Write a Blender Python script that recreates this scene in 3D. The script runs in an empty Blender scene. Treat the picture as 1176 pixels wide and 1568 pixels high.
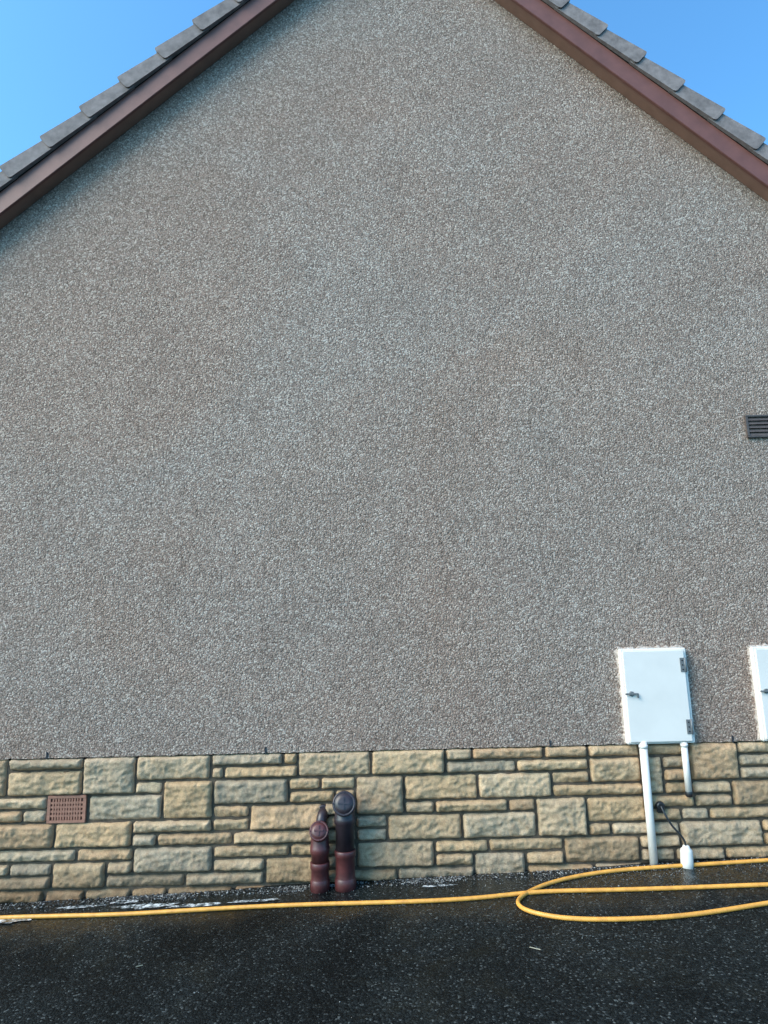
import bpy, bmesh, math, random
from mathutils import Vector, Matrix, noise
random.seed(7)
S=bpy.context.scene
S.view_settings.view_transform='Standard'; S.view_settings.look='None'; S.view_settings.exposure=0
COL=S.collection
# ---------------------------------------------------------------- helpers
def mesh_obj(name,verts,faces,mat,parent=None,smooth=False):
    me=bpy.data.meshes.new(name); me.from_pydata([tuple(v) for v in verts],[],faces); me.update()
    if smooth:
        for p in me.polygons: p.use_smooth=True
    o=bpy.data.objects.new(name,me); COL.objects.link(o)
    if mat: me.materials.append(mat)
    if parent: o.parent=parent
    return o
def bm_obj(name,bm,mats,parent=None,smooth=False):
    me=bpy.data.meshes.new(name); bm.normal_update(); bm.to_mesh(me); bm.free()
    if smooth:
        for p in me.polygons: p.use_smooth=True
    o=bpy.data.objects.new(name,me); COL.objects.link(o)
    for m in (mats if isinstance(mats,list) else [mats]): me.materials.append(m)
    if parent: o.parent=parent
    return o
def empty(name):
    e=bpy.data.objects.new(name,None); COL.objects.link(e); e.empty_display_size=.2; return e
def box(bm,x0,x1,y0,y1,z0,z1,bev=0,mi=0,M=None,seg=2):
    b=bmesh.new(); bmesh.ops.create_cube(b,size=1)
    for v in b.verts: v.co=Vector(((x0+x1)/2+v.co.x*(x1-x0),(y0+y1)/2+v.co.y*(y1-y0),(z0+z1)/2+v.co.z*(z1-z0)))
    if bev: bmesh.ops.bevel(b,geom=b.edges[:],offset=bev,segments=seg,affect='EDGES')
    if M: bmesh.ops.transform(b,matrix=M,verts=b.verts)
    for f in b.faces: f.material_index=mi
    t=bpy.data.meshes.new('t'); b.to_mesh(t); b.free()
    n=len(bm.faces); bm.from_mesh(t); bpy.data.meshes.remove(t)
    bm.faces.ensure_lookup_table()
    for f in bm.faces[n:]: f.material_index=mi
def lathe(bm,prof,M,seg=40,mi=0):
    rings=[]
    for r,h in prof:
        rings.append([bm.verts.new(M@Vector((r*math.cos(2*math.pi*i/seg),r*math.sin(2*math.pi*i/seg),h))) for i in range(seg)])
    for a,b in zip(rings,rings[1:]):
        for i in range(seg):
            f=bm.faces.new((a[i],a[(i+1)%seg],b[(i+1)%seg],b[i])); f.material_index=mi; f.smooth=True
    for R,rev in ((rings[0],True),(rings[-1],False)):
        f=bm.faces.new(R[::-1] if rev else R); f.material_index=mi
def T(x,y,z,rx=0,ry=0,rz=0):
    return Matrix.Translation((x,y,z))@Matrix.Rotation(rz,4,'Z')@Matrix.Rotation(ry,4,'Y')@Matrix.Rotation(rx,4,'X')
def curve(name,pts,r,mat,parent=None,cyc=False,res=10):
    cu=bpy.data.curves.new(name,'CURVE'); cu.dimensions='3D'; cu.bevel_depth=r; cu.bevel_resolution=5; cu.resolution_u=res
    sp=cu.splines.new('NURBS'); sp.points.add(len(pts)-1)
    for p,q in zip(sp.points,pts): p.co=(*q,1)
    sp.order_u=4; sp.use_endpoint_u=True; cu.use_fill_caps=True
    o=bpy.data.objects.new(name,cu); COL.objects.link(o); cu.materials.append(mat)
    if parent: o.parent=parent
    return o
# ---------------------------------------------------------------- material helpers
def newmat(name):
    m=bpy.data.materials.new(name); m.use_nodes=True; nt=m.node_tree
    b=nt.nodes['Principled BSDF']; return m,nt,b
def N(nt,t,**k):
    n=nt.nodes.new(t)
    for a,v in k.items():
        if a in n.inputs: n.inputs[a].default_value=v
        else: setattr(n,a,v)
    return n
def ramp(nt,stops,interp='LINEAR'):
    n=nt.nodes.new('ShaderNodeValToRGB'); n.color_ramp.interpolation=interp
    el=n.color_ramp.elements
    while len(el)<len(stops): el.new(.5)
    for e,(p,c) in zip(el,stops): e.position=p; e.color=(c if len(c)==4 else (*c,1)) if not isinstance(c,(int,float)) else (c,c,c,1)
    return n
def mix(nt,a,b,fac,mode='MIX'):
    n=nt.nodes.new('ShaderNodeMix'); n.data_type='RGBA'; n.blend_type=mode
    for s,v in ((n.inputs[0],fac),(n.inputs[6],a),(n.inputs[7],b)):
        if isinstance(v,(int,float)): s.default_value=v
        elif isinstance(v,tuple): s.default_value=(*v,1)
        else: nt.links.new(v,s)
    return n.outputs[2]
def noi(nt,co,scale,detail=4,rough=.55,dist=0.):
    n=N(nt,'ShaderNodeTexNoise',Scale=scale,Detail=detail,Roughness=rough,Distortion=dist); nt.links.new(co,n.inputs['Vector']); return n
def simple(name,col,rough=.5,var=.15,scale=30,bump=.0,spec=.5):
    m,nt,b=newmat(name); co=nt.nodes.new('ShaderNodeTexCoord').outputs['Object']
    n=noi(nt,co,scale)
    r=ramp(nt,[(.3,tuple(c*(1-var) for c in col)),(.7,tuple(min(1,c*(1+var)) for c in col))]); nt.links.new(n.outputs[0],r.inputs[0])
    nt.links.new(r.outputs[0],b.inputs['Base Color']); b.inputs['Roughness'].default_value=rough
    b.inputs['Specular IOR Level'].default_value=spec
    if bump:
        bp=N(nt,'ShaderNodeBump',Strength=bump,Distance=.003); nt.links.new(n.outputs[0],bp.inputs['Height']); nt.links.new(bp.outputs[0],b.inputs['Normal'])
    return m
def harl():
    m,nt,b=newmat('roughcast_render'); co=nt.nodes.new('ShaderNodeTexCoord').outputs['Object']; L=nt.links.new
    wn=noi(nt,co,40,2); wv=nt.nodes.new('ShaderNodeVectorMath'); wv.operation='MULTIPLY_ADD'
    L(wn.outputs[1],wv.inputs[0]); wv.inputs[1].default_value=(.012,.012,.012); L(co,wv.inputs[2])
    v=N(nt,'ShaderNodeTexVoronoi',Scale=108.); L(wv.outputs[0],v.inputs['Vector'])
    v2=N(nt,'ShaderNodeTexVoronoi',Scale=185.); L(wv.outputs[0],v2.inputs['Vector'])
    sep=nt.nodes.new('ShaderNodeSeparateColor'); L(v.outputs['Color'],sep.inputs[0])
    chips=ramp(nt,[(0,(.16,.113,.088)),(.2,(.29,.212,.170)),(.45,(.385,.290,.235)),(.62,(.43,.295,.235)),(.74,(.50,.39,.325)),(.9,(.76,.645,.555))]); L(sep.outputs[0],chips.inputs[0])
    sep2=nt.nodes.new('ShaderNodeSeparateColor'); L(v2.outputs['Color'],sep2.inputs[0])
    chips2=ramp(nt,[(0,(.19,.137,.108)),(.5,(.375,.283,.23)),(.85,(.50,.39,.325)),(1,(.76,.65,.57))]); L(sep2.outputs[1],chips2.inputs[0])
    c=mix(nt,chips.outputs[0],chips2.outputs[0],.42)
    g=ramp(nt,[(.35,1.),(.75,.46)]); L(v.outputs['Distance'],g.inputs[0])
    c=mix(nt,c,g.outputs[0],.75,'MULTIPLY')
    n1=noi(nt,co,.42,6,.62,.6); r1=ramp(nt,[(.42,(1,1,1)),(.60,(1.0,.90,.845))]); L(n1.outputs[0],r1.inputs[0]); c=mix(nt,c,r1.outputs[0],.75,'MULTIPLY')
    n2=noi(nt,co,1.7,7,.7,.4); r2=ramp(nt,[(.3,.90),(.7,1.06)]); L(n2.outputs[0],r2.inputs[0]); c=mix(nt,c,r2.outputs[0],1.,'MULTIPLY')
    n3=noi(nt,co,18,5,.75); r3=ramp(nt,[(.3,.88),(.7,1.10)]); L(n3.outputs[0],r3.inputs[0]); c=mix(nt,c,r3.outputs[0],1.,'MULTIPLY')
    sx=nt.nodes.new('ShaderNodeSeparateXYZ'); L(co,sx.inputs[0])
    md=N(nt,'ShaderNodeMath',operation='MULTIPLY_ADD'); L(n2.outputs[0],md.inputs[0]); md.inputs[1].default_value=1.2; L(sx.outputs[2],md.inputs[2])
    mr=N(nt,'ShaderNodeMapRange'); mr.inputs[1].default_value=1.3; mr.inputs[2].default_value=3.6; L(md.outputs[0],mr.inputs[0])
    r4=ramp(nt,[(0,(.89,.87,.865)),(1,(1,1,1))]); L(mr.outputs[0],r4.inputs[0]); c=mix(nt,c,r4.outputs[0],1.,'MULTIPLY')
    L(c,b.inputs['Base Color']); b.inputs['Roughness'].default_value=.85; b.inputs['Specular IOR Level'].default_value=.25
    inv=N(nt,'ShaderNodeMath',operation='SUBTRACT'); inv.inputs[0].default_value=1; L(v.outputs['Distance'],inv.inputs[1])
    ad=N(nt,'ShaderNodeMath',operation='ADD'); L(inv.outputs[0],ad.inputs[0]); L(sep.outputs[1],ad.inputs[1])
    bp=N(nt,'ShaderNodeBump',Strength=.85,Distance=.005); L(ad.outputs[0],bp.inputs['Height']); L(bp.outputs[0],b.inputs['Normal'])
    return m
def stone():
    m,nt,b=newmat('pitched_stone'); co=nt.nodes.new('ShaderNodeTexCoord').outputs['Object']; L=nt.links.new
    at=nt.nodes.new('ShaderNodeAttribute'); at.attribute_name='stonecol'
    n=noi(nt,co,22,6,.7); r=ramp(nt,[(.3,(.72,.68,.63)),(.5,(.98,.96,.94)),(.72,(1.2,1.19,1.17))]); L(n.outputs[0],r.inputs[0])
    c=mix(nt,at.outputs['Color'],r.outputs[0],1.,'MULTIPLY')
    n2=noi(nt,co,7,5,.6); r2=ramp(nt,[(.5,0.),(.75,.35)]); L(n2.outputs[0],r2.inputs[0])
    c=mix(nt,c,(.25,.185,.125),r2.outputs[0])
    n5=noi(nt,co,48,5,.8); r5=ramp(nt,[(.61,1.),(.72,.55)]); L(n5.outputs[0],r5.inputs[0]); c=mix(nt,c,r5.outputs[0],.7,'MULTIPLY')
    n3=noi(nt,co,160,3,.6); r3=ramp(nt,[(.3,.78),(.7,1.18)]); L(n3.outputs[0],r3.inputs[0]); c=mix(nt,c,r3.outputs[0],1.,'MULTIPLY')
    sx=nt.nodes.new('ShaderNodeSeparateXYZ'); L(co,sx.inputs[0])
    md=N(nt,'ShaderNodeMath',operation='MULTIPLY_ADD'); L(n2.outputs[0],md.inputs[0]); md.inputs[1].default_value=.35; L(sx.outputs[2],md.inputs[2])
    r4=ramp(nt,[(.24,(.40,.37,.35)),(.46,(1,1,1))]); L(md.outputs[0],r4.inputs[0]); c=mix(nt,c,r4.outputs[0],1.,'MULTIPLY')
    L(c,b.inputs['Base Color']); b.inputs['Roughness'].default_value=.85; b.inputs['Specular IOR Level'].default_value=.3
    nb=noi(nt,co,60,7,.75); bp=N(nt,'ShaderNodeBump',Strength=.9,Distance=.006); L(nb.outputs[0],bp.inputs['Height']); L(bp.outputs[0],b.inputs['Normal'])
    return m
def asphalt():
    m,nt,b=newmat('wet_asphalt'); co=nt.nodes.new('ShaderNodeTexCoord').outputs['Object']; L=nt.links.new
    v=N(nt,'ShaderNodeTexVoronoi',Scale=125.); L(co,v.inputs['Vector'])
    sep=nt.nodes.new('ShaderNodeSeparateColor'); L(v.outputs['Color'],sep.inputs[0])
    r=ramp(nt,[(0,(.003,.004,.0042)),(.6,(.009,.0115,.012)),(.93,(.020,.024,.025)),(.985,(.075,.083,.082))]); L(sep.outputs[0],r.inputs[0])  # aggregate tones; the palest specks also paint wet glints into the colour
    n1=noi(nt,co,1.6,5,.65,.4); r1=ramp(nt,[(.35,.5),(.65,1.4)]); L(n1.outputs[0],r1.inputs[0]); c=mix(nt,r.outputs[0],r1.outputs[0],1.,'MULTIPLY')
    n4=noi(nt,co,3,5,.7,.5); r4=ramp(nt,[(.52,0.),(.75,.45)]); L(n4.outputs[0],r4.inputs[0]); c=mix(nt,c,(.020,.018,.011),r4.outputs[0])
    L(c,b.inputs['Base Color'])
    sx=nt.nodes.new('ShaderNodeSeparateXYZ'); L(co,sx.inputs[0])
    n2=noi(nt,co,2.3,6,.7,.4)
    ma=N(nt,'ShaderNodeMath',operation='MULTIPLY_ADD'); L(n2.outputs[0],ma.inputs[0]); ma.inputs[1].default_value=1.1; L(sx.outputs[1],ma.inputs[2])
    rr=ramp(nt,[(.0,.62),(.18,.40),(.36,.12)]); L(ma.outputs[0],rr.inputs[0]); L(rr.outputs[0],b.inputs['Roughness'])
    sp=ramp(nt,[(.0,.09),(.3,.36)]); L(ma.outputs[0],sp.inputs[0]); L(sp.outputs[0],b.inputs['Specular IOR Level'])
    ad=N(nt,'ShaderNodeMath',operation='SUBTRACT'); L(sep.outputs[1],ad.inputs[0]); L(v.outputs['Distance'],ad.inputs[1])
    rb=ramp(nt,[(.05,.8),(.4,.3)]); L(ma.outputs[0],rb.inputs[0])
    bp=N(nt,'ShaderNodeBump',Strength=.8,Distance=.005); L(rb.outputs[0],bp.inputs['Strength']); L(ad.outputs[0],bp.inputs['Height']); L(bp.outputs[0],b.inputs['Normal'])
    return m
HARL=harl(); STONE=stone(); ASPH=asphalt()
MORTAR=simple('mortar',(.09,.064,.044),.9,.35,40,.6)
BARGE=simple('brown_bargeboard',(.19,.072,.055),.5,.14,9,.1)
SOFFIT=simple('brown_soffit',(.27,.14,.10),.5,.12,9,.1)
TILE=simple('concrete_tile',(.215,.178,.170),.85,.3,18,.5)
WHITE=simple('white_plastic',(.76,.70,.65),.4,.04,6)
WHITE2=simple('white_upvc',(.73,.68,.63),.35,.06,12)
GREYM=simple('grey_hinge',(.15,.155,.16),.4,.1,30)
BLACK=simple('black_plastic',(.018,.018,.02),.35,.2,20)
DGREY=simple('dark_grey_plastic',(.035,.036,.045),.35,.2,25)
PLUM=simple('weathered_dark_pipe',(.030,.020,.025),.38,.3,25)
MAROON=simple('maroon_upvc',(.080,.022,.022),.4,.35,18)
TERRA=simple('terracotta',(.33,.15,.10),.75,.2,60,.3)
VENTM=simple('brown_vent_plastic',(.10,.075,.065),.45,.15,30)
DARK=simple('dark_void',(.01,.009,.008),.9,.1,10)
HOSE=simple('yellow_hose_rubber',(.70,.32,.06),.45,.2,25)
SEAL=simple('sealing_mortar',(.42,.34,.29),.9,.4,70,.8)
# ---------------------------------------------------------------- ground
def gz(x,y=0):
    xx=max(-9,min(9,x)); return .14+.034*xx
def ground():
    xs=[-600,-200,-60,-25]+[i for i in range(-12,13)]+[25,60,200,600]
    ys=[-600,-200,-60,-20,-10,-6,-4,-3,-2,-1,-.5,0,.3,4,9,20,60,200,600]
    vs=[(x,y,gz(x)) for y in ys for x in xs]; nx=len(xs)
    fs=[(j*nx+i,j*nx+i+1,(j+1)*nx+i+1,(j+1)*nx+i) for j in range(len(ys)-1) for i in range(nx-1)]
    return mesh_obj('asphalt_driveway',vs,fs,ASPH)
ground()
# ---------------------------------------------------------------- house
house=empty('gable_house')
A=Vector((.169,0,6.864)); kL,kR=.897,.951
zL=lambda x:6.712+kL*x
zR=lambda x:7.024-kR*x
xl,xr=-4.70,4.76; DEP=9.0; PT=.849
def gable(name,y0,y1):
    bm=bmesh.new(); pts=[]
    n=600
    for i in range(n+1):
        x=xl+(xr-xl)*i/n
        pts.append((x,PT+noise.noise(Vector((x*14,0,3)))*.006+noise.noise(Vector((x*60,5,3)))*.006))
    pts+= [(xr,zR(xr)),(A.x,A.z),(xl,zL(xl))]
    f=[bm.verts.new((x,y0,z)) for x,z in pts]; bk=[bm.verts.new((x,y1,z)) for x,z in pts]
    bm.faces.new(f[::1]); bm.faces.new(bk[::-1])
    m=len(pts)
    for i in range(m): bm.faces.new((f[(i+1)%m],f[i],bk[i],bk[(i+1)%m]))
    bmesh.ops.recalc_face_normals(bm,faces=bm.faces[:])
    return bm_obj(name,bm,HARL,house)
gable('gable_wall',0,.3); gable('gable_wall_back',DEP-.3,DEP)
bm=bmesh.new()
box(bm,xl,xl+.3,.301,DEP-.301,PT,2.5); box(bm,xr-.3,xr,.301,DEP-.301,PT,2.5)
bm_obj('side_walls',bm,HARL,house)
bm=bmesh.new()
box(bm,xl+.012,xr-.012,.013,.32,-.6,PT-.012); box(bm,xl+.012,xl+.3,.321,DEP-.02,-.6,PT-.003); box(bm,xr-.3,xr-.012,.321,DEP-.02,-.6,PT-.003)
bm_obj('plinth_backing',bm,MORTAR,house)
ST=[(0,1,5,120),(0,3,122,202),(0,2,204,318),(0,1,320,430),(0,1,432,453),(0,2,455,567),(0,2,569,682),(0,1,684,724),(0,1,726,836),(0,1,838,904),(0,1,906,985),(0,1,987,1060),(0,3,1062,1136),(0,1,1138,1200),
(1,2,5,120),(1,1,320,338),(1,1,340,453),(1,1,684,792),(1,1,794,904),(1,2,906,985),(1,3,987,1018),(1,1,1020,1060),(1,1,1138,1200),
(2,1,204,245),(2,3,247,322),(2,2,324,439),(2,1,441,488),(2,1,490,542),(2,3,544,617),(2,2,619,731),(2,2,733,845),(2,1,847,904),(2,1,1020,1060),(2,1,1138,1200),
(3,1,-20,68),(3,2,133,245),(3,1,441,511),(3,1,513,542),(3,1,847,985),(3,1,1020,1060),(3,1,1062,1120),(3,2,1122,1200),
(4,1,-20,31),(4,1,33,68),(4,1,324,379),(4,2,381,493),(4,1,495,542),(4,1,619,663),(4,1,665,776),(4,1,778,818),(4,3,820,896),(4,2,898,987),(4,1,989,1062),(4,1,1064,1120),
(5,2,-20,81),(5,2,83,200),(5,1,202,322),(5,1,324,379),(5,1,495,542),(5,1,544,590),(5,2,592,704),(5,2,706,818),(5,1,989,1040),(5,1,1042,1082),(5,1,1084,1200),
(6,1,202,238),(6,1,240,354),(6,1,356,493),(6,1,495,542),(6,1,544,590),(6,1,898,931),(6,1,933,1035),(6,2,1037,1160),(6,1,1162,1200),
(7,1,-20,117),(7,1,119,203),(7,2,205,324),(7,1,326,441),(7,1,443,493),(7,1,495,542),(7,2,544,661),(7,1,663,743),(7,1,745,857),(7,2,859,972),(7,1,974,1035),(7,1,1162,1200),
(8,1,-20,17),(8,1,19,81),(8,2,83,163),(8,1,165,203),(8,1,326,403),(8,2,405,493),(8,1,495,542),(8,1,663,720),(8,2,722,798),(8,1,800,857),(8,1,974,1025),(8,1,1027,1100),(8,1,1102,1200),
(9,1,-20,81),(9,1,165,283),(9,1,285,403),(9,1,495,604),(9,1,606,720),(9,1,800,900),(9,1,902,1010),(9,1,1012,1100),(9,1,1102,1200)]
RH=.0725
X=lambda p:p*4.52/1176-2.30
rects=[]
for r,n,a,b_ in ST: rects.append((X(a),X(b_)+.0077,PT-(r+n)*RH,PT-r*RH))
def fill(x0,x1,r0,r1):
    r=r0
    while r<r1:
        n=random.choice([1,1,2,2,3]); n=min(n,r1-r)
        x=x0
        while x<x1-.02:
            w=random.uniform(.16,.45) if n<3 else random.uniform(.2,.32)
            if x1-(x+w)<.12: w=x1-x
            if n==2 and random.random()<.3:
                for q in (0,1): rects.append((x,x+w,PT-(r+q+1)*RH,PT-(r+q)*RH))
            else: rects.append((x,x+w,PT-(r+n)*RH,PT-r*RH))
            x+=w
        r+=n
fill(xl,X(-20),3,12); fill(xl,X(5),0,3); fill(X(1200)+.0077,xr,0,10); fill(X(-20),X(1200),10,12)
verts=[];faces=[];cols=[]
PAL=[(.53,.355,.205),(.54,.375,.225),(.51,.35,.21),(.54,.39,.25),(.49,.325,.185),(.47,.35,.235),(.43,.33,.23),(.50,.355,.225),(.52,.335,.195),(.46,.31,.185)]
def add_stone(x0,x1,z0,z1):
    g=.0054; x0+=g;x1-=g;z0+=g;z1-=g
    vis=-2.8<x0<2.9
    st=.0075 if vis else .03
    nx=max(3,int((x1-x0)/st)); nz=max(3,int((z1-z0)/st))
    sd=random.random()*100; base=len(verts)
    c=random.choice(PAL); k=random.uniform(.78,1.02); c=tuple(q*k for q in c)
    tilt=random.uniform(-.009,.009); tz=random.uniform(-.008,.008); pr=random.uniform(.018,.032)
    for j in range(nz+1):
        for i in range(nx+1):
            u=i/nx;v=j/nz; x=x0+u*(x1-x0); z=z0+v*(z1-z0)
            e=min(x-x0,x1-x,z-z0,z1-z)
            cx=min(x-x0,x1-x); cz=min(z-z0,z1-z)
            p=Vector((x*9,z*9,sd)); q=Vector((x*32,z*32,sd))
            wob=max(0,1-e/.02)
            dx=noise.noise(Vector((x*22,z*22,sd+9)))*.006*wob; dz=noise.noise(Vector((x*22,z*22,sd+19)))*.0055*wob
            if cx<.01 and cz<.01:
                sx=1 if x<(x0+x1)/2 else -1; sz=1 if z<(z0+z1)/2 else -1
                dx+=sx*(.01-cz)*.35; dz+=sz*(.01-cx)*.35
            h=pr*(1-math.exp(-e/.007))
            rg=1-abs(noise.noise(Vector((x*14,z*26,sd+60))))*2
            rough=noise.noise(p)*.011-abs(noise.noise(q))*.009+noise.noise(Vector((x*75,z*75,sd)))*.0035+rg*.006+noise.noise(Vector((x*20,z*45,sd+40)))*.005
            h+=(rough+tilt*(u-.5)*2+tz*(v-.5)*2+.002)*min(1,e/.012)
            if e<1e-6: h=-.004
            verts.append((x+dx,.0135-h,z+dz)); cols.append(c)
    for j in range(nz):
        for i in range(nx):
            a=base+j*(nx+1)+i; faces.append((a,a+1,a+nx+2,a+nx+1))
for R in rects: add_stone(*R)
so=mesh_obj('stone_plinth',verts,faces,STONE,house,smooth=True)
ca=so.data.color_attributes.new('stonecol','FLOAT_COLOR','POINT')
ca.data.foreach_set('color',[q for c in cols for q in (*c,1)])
bm=bmesh.new()
for p in (70,410,853,1137):
    x=X(p)-.02
    box(bm,x-.004,x+.004,-.006,.01,PT-.004,PT+.035,.001)
bm_obj('render_weep_vents',bm,DGREY,house)
# ---- roof
def slopeM(side):
    k=kL if side=='L' else kR; th=math.atan(k)
    d=Vector((-math.cos(th) if side=='L' else math.cos(th),0,-math.sin(th)))
    n=Vector((-math.sin(th) if side=='L' else math.sin(th),0,math.cos(th)))
    M=Matrix(((d.x,0,n.x,A.x),(d.y,1,n.y,0),(d.z,0,n.z,A.z),(0,0,0,1)))
    return M
OH=.085
bms=bmesh.new(); bmb=bmesh.new(); bmt=bmesh.new(); bmr=bmesh.new()
for side in 'LR':
    M=slopeM(side); Ls=6.9
    box(bms,.02,Ls,-OH,-.001,.0,.014,0,M=M)
    box(bms,.02,Ls,DEP+.001,DEP+OH,.0,.014,0,M=M)
    box(bmb,-.02,Ls,-OH-.022,-OH-.001,-.006,.125,.003,M=M)
    box(bmb,-.02,Ls,DEP+OH+.001,DEP+OH+.022,-.006,.125,.003,M=M)
    box(bmr,.0,Ls,-OH-.02,DEP+OH+.02,.13,.165,0,M=M)
    s=.02 if side=='L' else .14; i=0
    while s<Ls:
        g=.345; jt=random.uniform(-.004,.004)
        for yy,dy in ((-OH-.024,-.032),(DEP+OH+.024,.032)):
            s0=s-.05; s1=s+g
            up=[(s0,.245-.03),(s1-.012,.250),(s1-.003,.243),(s1,.232)]
            lo=[(s1,.150),(s1-.006,.137),(s1-.02,.130),(s0,.124)]
            pts=[(a,b+jt) for a,b in up+lo]
            off=(i%2)*.0007
            fr=[bmt.verts.new(M@Vector((a,yy+dy*(1.0 if a>s1-.1 else .60)+(-off if dy<0 else off),b))) for a,b in pts]
            bk=[bmt.verts.new(M@Vector((a,yy,b))) for a,b in pts]
            m=len(pts); bmt.faces.new(fr); bmt.faces.new(bk[::-1])
            for q in range(m): bmt.faces.new((fr[(q+1)%m],fr[q],bk[q],bk[(q+1)%m]))
        Mt=M@Matrix.Translation((s-.05,0,.195))@Matrix.Rotation(math.radians(-4.0),4,'Y')
        nt_=30; w=(DEP+2*OH+.03)/nt_
        for q in range(nt_):
            y0=-OH-.02+q*w
            box(bmt,0,g+.04,y0+.002,y0+w-.002,.0,.024,.004,M=Mt,seg=1)
        s+=g; i+=1
bmesh.ops.recalc_face_normals(bmt,faces=bmt.faces[:])
bm_obj('soffit',bms,SOFFIT,house); bm_obj('bargeboards',bmb,BARGE,house); bm_obj('roof_tiles',bmt,TILE,house); bm_obj('roof_deck',bmr,DARK,house)
bm=bmesh.new()
lathe(bm,[(.13,-OH-.04),(.13,DEP+OH+.04)],Matrix.Translation((A.x,0,A.z+.27))@Matrix.Rotation(-math.pi/2,4,'X'),24)
bm_obj('ridge_tiles',bm,TILE,house)
# ---------------------------------------------------------------- airbrick
ab=empty('airbrick'); bm=bmesh.new()
x0,x1,z0,z1=X(71),X(130),.485,.637
box(bm,x0,x1,-.004,.012,z1-.016,z1,.002); box(bm,x0,x1,-.004,.012,z0,z0+.016,.002)
box(bm,x0,x0+.018,-.0035,.012,z0+.0165,z1-.0165); box(bm,x1-.018,x1,-.0035,.012,z0+.0165,z1-.0165)
nr,nc=5,12
for r in range(1,nr):
    z=z0+.016+(z1-z0-.032)*r/nr; box(bm,x0+.0185,x1-.0185,-.002,.012,z-.0055,z+.0055)
for c in range(1,nc):
    x=x0+.018+(x1-x0-.036)*c/nc; box(bm,x-.0045,x+.0045,-.003,.0125,z0+.0165,z1-.0165)
bm_obj('grille',bm,TERRA,ab); bm=bmesh.new(); box(bm,x0+.002,x1-.002,.0126,.02,z0+.002,z1-.002); bm_obj('recess',bm,DARK,ab)
lv=empty('louvre_vent'); bm=bmesh.new(); x0,x1,z0,z1=2.37,2.60,2.722,2.875
box(bm,x0,x1,-.018,-.0,z1-.014,z1,.003);box(bm,x0,x1,-.018,-.0,z0,z0+.014,.003);box(bm,x0,x0+.014,-.0175,-.0,z0+.0142,z1-.0142);box(bm,x1-.014,x1,-.0175,-.0,z0+.0142,z1-.0142)
for i in range(5):
    z=z0+.026+i*.0255
    box(bm,x0+.0145,x1-.0145,-.001,.001,-.0155,.0155,0,M=T(0,-.009,z,rx=math.radians(-25)))
bm_obj('louvres',bm,VENTM,lv); bm=bmesh.new(); box(bm,x0+.005,x1-.005,-.002,.01,z0+.005,z1-.005); bm_obj('backing',bm,DARK,lv)
# ---------------------------------------------------------------- meter boxes
def meter(x0,x1,z0,z1,mirror=False):
    e=empty('electricity_meter_box'); Y=-.045
    bm=bmesh.new()
    box(bm,x0,x1,Y+.009,-.001,z0,z1,.006,seg=3)
    box(bm,x0+.013,x1-.022,Y-.006,Y+.0085,z0+.013,z1-.013,.003,seg=2)
    bm_obj('body_and_door',bm,WHITE,e)
    bm=bmesh.new()
    for z in (z1-.10,z0+.095):
        xx=x1-.034
        box(bm,xx-.017,xx+.011,Y-.009,Y-.0065,z-.042,z+.042,.001)
        lathe(bm,[(.006,-.043),(.006,.043)],T(xx+.014,Y-.007,z),12)
        for dz in (-.026,0,.026): lathe(bm,[(.0045,0),(.004,.002)],T(xx-.003,Y-.009,z+dz,rx=math.pi/2),10,mi=1)
    bm_obj('hinges',bm,[GREYM,DARK],e)
    zl=(z0+z1)/2+.015
    bm=bmesh.new()
    lathe(bm,[(.015,0),(.015,.006),(.013,.008)],T(x0+.045,Y-.006,zl,rx=math.pi/2),20)
    box(bm,x0+.005,x0+.080,Y-.022,Y-.014,zl-.005,zl+.005,.002); box(bm,x0+.074,x0+.084,Y-.02,Y-.013,zl-.024,zl+.004,.002)
    bm_obj('latch',bm,GREYM,e)
    vs=[];fs=[]
    for (ax,az,bx,bz) in ((x0,z0,x0,z1),(x0,z1,x1,z1),(x1,z1,x1,z0)):
        L=math.hypot(bx-ax,bz-az); n=int(L/.006); nxv=(-(bz-az)/L,(bx-ax)/L) ; b0=len(vs)
        for i in range(n+1):
            t=i/n; px=ax+(bx-ax)*t; pz=az+(bz-az)*t
            w=.010+.016*noise.noise(Vector((px*30,pz*30,1)))+.010*noise.noise(Vector((px*90,pz*90,1)))
            vs+= [(px-nxv[0]*.002,-.010,pz-nxv[1]*.002),(px+nxv[0]*w,.001,pz+nxv[1]*w)]
        for i in range(n): fs.append((b0+2*i,b0+2*i+1,b0+2*i+3,b0+2*i+2))
    mesh_obj('sealing_mortar',vs,fs,SEAL,e)
    return e
meter(1.408,1.812,.853,1.405)
meter(2.212,2.616,.853,1.40)
cd=empty('white_conduit_pipe'); bm=bmesh.new()
lathe(bm,[(.023,0),(.023,.72)],T(1.50,-.034,.15),28)
bm_obj('pipe',bm,WHITE2,cd); bm=bmesh.new()
lathe(bm,[(.026,0),(.026,.02)],T(1.50,-.034,.832),28)
bm_obj('collar',bm,WHITE2,cd)
cd=empty('white_conduit_pipe'); bm=bmesh.new()
lathe(bm,[(.0185,0),(.0185,.285)],T(1.742,-.034,.575),24); lathe(bm,[(.022,0),(.022,.018)],T(1.742,-.034,.834),24)
bm_obj('pipe',bm,WHITE2,cd); bm=bmesh.new(); lathe(bm,[(.012,-.01),(.021,-.004),(.021,.02),(.0195,.022)],T(1.742,-.034,.563),24); bm_obj('end_cap',bm,BLACK,cd)
cb=empty('outdoor_power_cable')
bm=bmesh.new(); lathe(bm,[(.012,0),(.026,.004),(.026,.022),(.018,.032)],T(1.572,-.004,.505,rx=math.pi/2),24)
box(bm,1.550,1.594,-.03,-.012,.468,.492,.005); bm_obj('wall_gland',bm,BLACK,cb)
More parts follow.
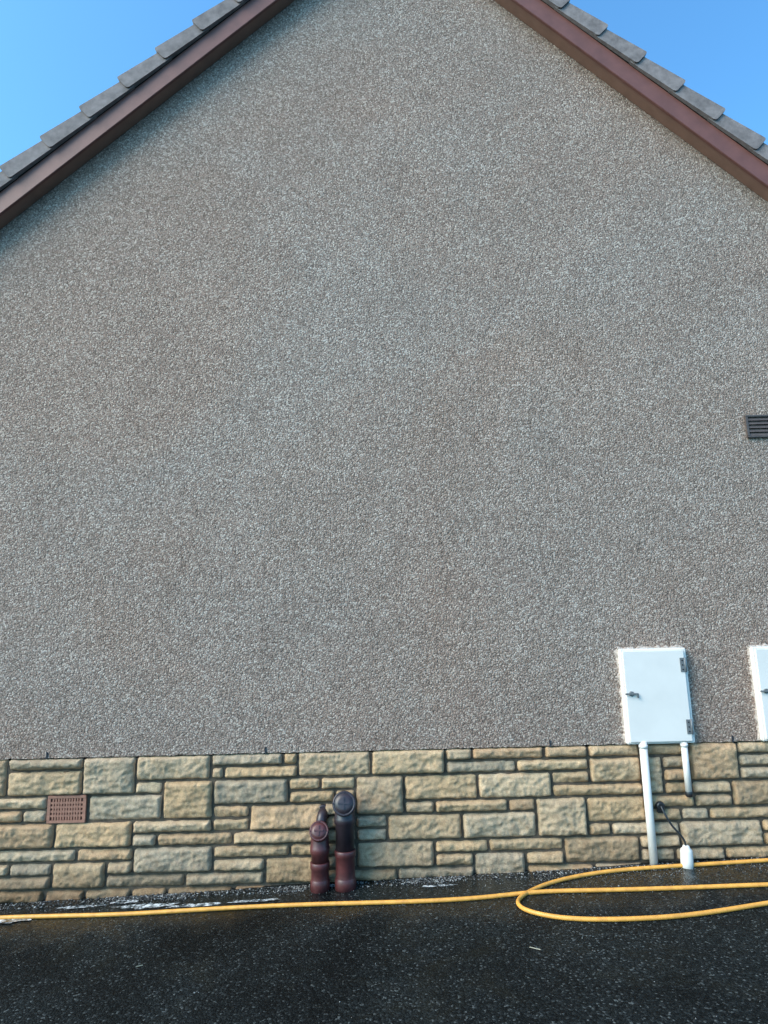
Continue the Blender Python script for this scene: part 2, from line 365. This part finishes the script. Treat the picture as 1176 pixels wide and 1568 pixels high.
curve('cable',[(1.572,-.035,.505),(1.580,-.06,.47),(1.60,-.065,.42),(1.645,-.075,.37),(1.675,-.08,.33),(1.668,-.085,.30)],.006,BLACK,cb)
bm=bmesh.new(); Mx=T(1.664,-.088,.19,ry=math.radians(6),rx=math.radians(-6))
lathe(bm,[(.026,0),(.033,.004),(.034,.04),(.033,.085),(.031,.098),(.020,.108),(.017,.118),(.008,.122)],Mx,28); bm_obj('connector_body',bm,WHITE2,cb)
# ---------------------------------------------------------------- drain access pipes
def drain(x,y,zc,rb,rc,mb,mt,zsplit,tiltcap):
    e=empty('drain_access_pipe'); g=gz(x)
    bm=bmesh.new()
    lathe(bm,[(rb*1.10,g-.02),(rb*1.10,g+.05),(rb*1.02,g+.056),(rb,g+.06),(rb,zsplit-.035),(rb*1.10,zsplit-.03),(rb*1.11,zsplit),(rb*1.04,zsplit+.004)],T(x,y,0),40,0)
    lathe(bm,[(rb*.98,zsplit+.002),(rb*.98,zc-.10),(rb*1.10,zc-.095),(rb*1.11,zc-.065),(rb*1.04,zc-.06),(rb*1.0,zc-.005),(rb*.93,zc+.02),(rb*.72,zc+.036),(rb*.3,zc+.045)],T(x,y,0),40,1)
    M=T(x,y+.02,zc-.005,rx=math.radians(90-tiltcap))
    lathe(bm,[(rc*.90,-.0),(rc*.90,.050),(rc*.99,.053),(rc*1.02,.058),(rc*1.02,.074),(rc*.97,.079),(rc*.86,.081),(rc*.84,.079),(rc*.80,.079),(rc*.76,.084),(rc*.45,.088),(rc*.1,.089)],M,40,2)
    box(bm,-rc*.5,rc*.5,-.005,.005,.086,.093,.002,mi=2,M=M)
    box(bm,-.005,.005,-rc*.5,rc*.5,.0862,.0925,.002,mi=2,M=M)
    for a in (0,90,180,270):
        lathe(bm,[(.005,0),(.004,.004)],M@Matrix.Translation((rc*.91*math.cos(math.radians(a)),rc*.91*math.sin(math.radians(a)),.080)),12,2)
    bm_obj('pipe_and_cap',bm,[mb,mt,mt],e)
drain(-.268,-.085,.570,.055,.066,MAROON,PLUM,.33,20)
drain(-.412,-.085,.415,.050,.054,MAROON,MAROON,.27,30)
el=empty('waste_pipe_elbow')
curve('elbow',[(-.40,.03,.51),(-.40,-.02,.51),(-.405,-.045,.49),(-.41,-.05,.45),(-.412,-.05,.38)],.032,PLUM,el)
bm=bmesh.new(); lathe(bm,[(.042,0),(.042,.018),(.036,.02)],T(-.40,.008,.51,rx=math.pi/2),32); bm_obj('collar',bm,PLUM,el)
# ---------------------------------------------------------------- hose
K=.9125
def hp(x,y): X_=x*K; Y_=-3.9+(y+3.9)*K; return (X_,Y_+.012*noise.noise(Vector((X_*2.5,Y_*3,0))),gz(X_)+.0105)
pts=[(-4.6,.1),(-3.6,.17),(-2.9,.15),(-2.34,.14),(-1.9,.10),(-1.54,.07),(-.97,.08),(-.39,.05),(.14,0),(.52,0),(.74,.035),(.95,.03),(1.2,-.0),(1.49,-.02),(1.8,-.035),(2.13,-.05),(2.6,-.1),(3.1,-.05),(3.3,.1),(3.1,.24),(2.7,.28),(2.33,.28),(2.02,.28),(1.61,.27),(1.28,.26),(.97,.17),(.80,.06),(.70,-.04),(.69,-.13),(.74,-.21),(.90,-.31),(1.17,-.355),(1.55,-.36),(1.99,-.27),(2.5,-.2),(3.2,-.3),(4.2,-.6)]
curve('garden_hose',[hp(*p) for p in pts],.0105,HOSE,res=12)
# ---------------------------------------------------------------- loose chips
GRAV,nt,b=newmat('loose_chippings'); at=nt.nodes.new('ShaderNodeAttribute'); at.attribute_name='chip'; nt.links.new(at.outputs['Color'],b.inputs['Base Color']); b.inputs['Roughness'].default_value=.45
vs=[];fs=[];cc=[]
oct_=[(1,0,0),(0,1,0),(-1,0,0),(0,-1,0),(0,0,1),(0,0,-1)]; of=[(0,1,4),(1,2,4),(2,3,4),(3,0,4),(1,0,5),(2,1,5),(3,2,5),(0,3,5)]
for i in range(16000):
    x=random.uniform(-3.6,4.0)
    wd=.055+.05*max(0,noise.noise(Vector((x*1.3,7,0)))+.3)+(.05 if x>.6 else 0)
    y=-.015-abs(random.gauss(0,wd))
    if random.random()<.07: y=-random.uniform(.02,2.2)
    if noise.noise(Vector((x*2.6,y*5,0)))<-.02 and random.random()<.7: continue
    s=random.uniform(.0018,.0060)*(1.2 if y>-.1 else .65)
    R=Matrix.Rotation(random.uniform(0,6.3),3,'Z')@Matrix.Rotation(random.uniform(-.6,.6),3,'X')
    k=random.choice([.015,.02,.03,.04,.06,.10,.18,.32]); c=(k,k*.97,k*.92)
    bse=len(vs)
    for p in oct_:
        q=R@Vector((p[0]*random.uniform(.7,1.3)*s,p[1]*random.uniform(.6,1)*s,p[2]*random.uniform(.4,.8)*s)); vs.append((x+q.x,y+q.y,gz(x)+s*.3+q.z)); cc.append(c)
    fs+= [tuple(bse+t for t in f) for f in of]
for (tx,ty,tl,ta) in ((.62,-.86,.05,-.5),(-1.15,-.80,.03,.4)):
    d=Vector((math.cos(ta),math.sin(ta),0))*tl; w_=Vector((-math.sin(ta),math.cos(ta),0))*.0012; b0=len(vs)
    for sgn in (-1,1):
        for q in (Vector((tx,ty,gz(tx)+.004))-w_,Vector((tx,ty,gz(tx)+.004))+w_,Vector((tx,ty,gz(tx)+.007))):
            vs.append(tuple(q+d*sgn*.5)); cc.append((.26,.23,.16))
    fs+=[(b0,b0+1,b0+4,b0+3),(b0+1,b0+2,b0+5,b0+4),(b0+2,b0,b0+3,b0+5)]
go=mesh_obj('gravel',vs,fs,GRAV)
ca=go.data.color_attributes.new('chip','FLOAT_COLOR','POINT'); ca.data.foreach_set('color',[q for c in cc for q in (*c,1)])
FOAM,nt,b=newmat('soapy_water'); co=nt.nodes.new('ShaderNodeTexCoord').outputs['Object']
n=noi(nt,co,35,6,.7,.5); r=ramp(nt,[(.40,(.015,.02,.022)),(.50,(.22,.24,.25)),(.59,(.74,.76,.77))]); nt.links.new(n.outputs[0],r.inputs[0]); nt.links.new(r.outputs[0],b.inputs['Base Color']); b.inputs['Roughness'].default_value=.08
vs=[];fs=[]
for cx,cy,ax,ay in ((-2.08,-.235,.14,.045),(-1.36,-.17,.16,.03),(-1.50,-.10,.07,.022),(-1.08,-.20,.15,.02),(-1.75,-.13,.12,.016),(-.33,-.05,.08,.02),(-.75,-.19,.13,.014),(.25,-.14,.1,.012)):
    b0=len(vs); n_=60; vs.append((cx,cy,gz(cx)+.005))
    for i in range(n_):
        t=2*math.pi*i/n_; k=1+.45*noise.noise(Vector((math.cos(t)*2+cx*9,math.sin(t)*2,1)))+.2*noise.noise(Vector((math.cos(t)*6+cx*9,math.sin(t)*6,1)))
        x=cx+ax*k*math.cos(t); y=cy+ay*k*math.sin(t); vs.append((x,y,gz(x)+.005))
    fs+=[(b0,b0+1+i,b0+1+(i+1)%n_) for i in range(n_)]
mesh_obj('puddle',vs,fs,FOAM)
# ---------------------------------------------------------------- world, sun, camera
EL,AZ=38,-118
w=bpy.data.worlds.new('World'); S.world=w; w.use_nodes=True; nt=w.node_tree
sk=nt.nodes.new('ShaderNodeTexSky'); sk.sky_type='NISHITA'; sk.sun_disc=False
sk.sun_elevation=math.radians(EL); sk.sun_rotation=math.radians(AZ); sk.air_density=1.0; sk.dust_density=2.0; sk.ozone_density=1.0
tint=nt.nodes.new('ShaderNodeMix'); tint.data_type='RGBA'; tint.blend_type='MULTIPLY'; tint.inputs[0].default_value=1; tint.inputs[7].default_value=(1.1,2.2,2.75,1)
nt.links.new(sk.outputs[0],tint.inputs[6])
bg=nt.nodes['Background']; nt.links.new(tint.outputs[2],bg.inputs[0]); bg.inputs[1].default_value=.15
sd=Vector((math.sin(math.radians(AZ))*math.cos(math.radians(EL)),math.cos(math.radians(AZ))*math.cos(math.radians(EL)),math.sin(math.radians(EL))))
sl=bpy.data.lights.new('sun','SUN'); sl.energy=4.0; sl.angle=math.radians(40); sl.color=(1,.755,.58)
so_=bpy.data.objects.new('sun',sl); COL.objects.link(so_); so_.rotation_euler=sd.to_track_quat('Z','Y').to_euler(); so_.location=sd*30
p=math.atan(169/950); r=math.radians(1.4)
rt=Vector((math.cos(r),math.sin(r)*math.sin(p),-math.sin(r)*math.cos(p))); up=Vector((math.sin(r),-math.cos(r)*math.sin(p),math.cos(r)*math.cos(p))); bk=-Vector((0,math.cos(p),math.sin(p)))
cam=bpy.data.cameras.new('camera'); co_=bpy.data.objects.new('camera',cam); COL.objects.link(co_)
co_.matrix_world=Matrix(((rt.x,up.x,bk.x,0),(rt.y,up.y,bk.y,-3.9),(rt.z,up.z,bk.z,1.6),(0,0,0,1)))
cam.sensor_fit='VERTICAL'; cam.sensor_height=36; cam.lens=950/1568*36; cam.clip_end=2000; cam.clip_start=.05
S.camera=co_
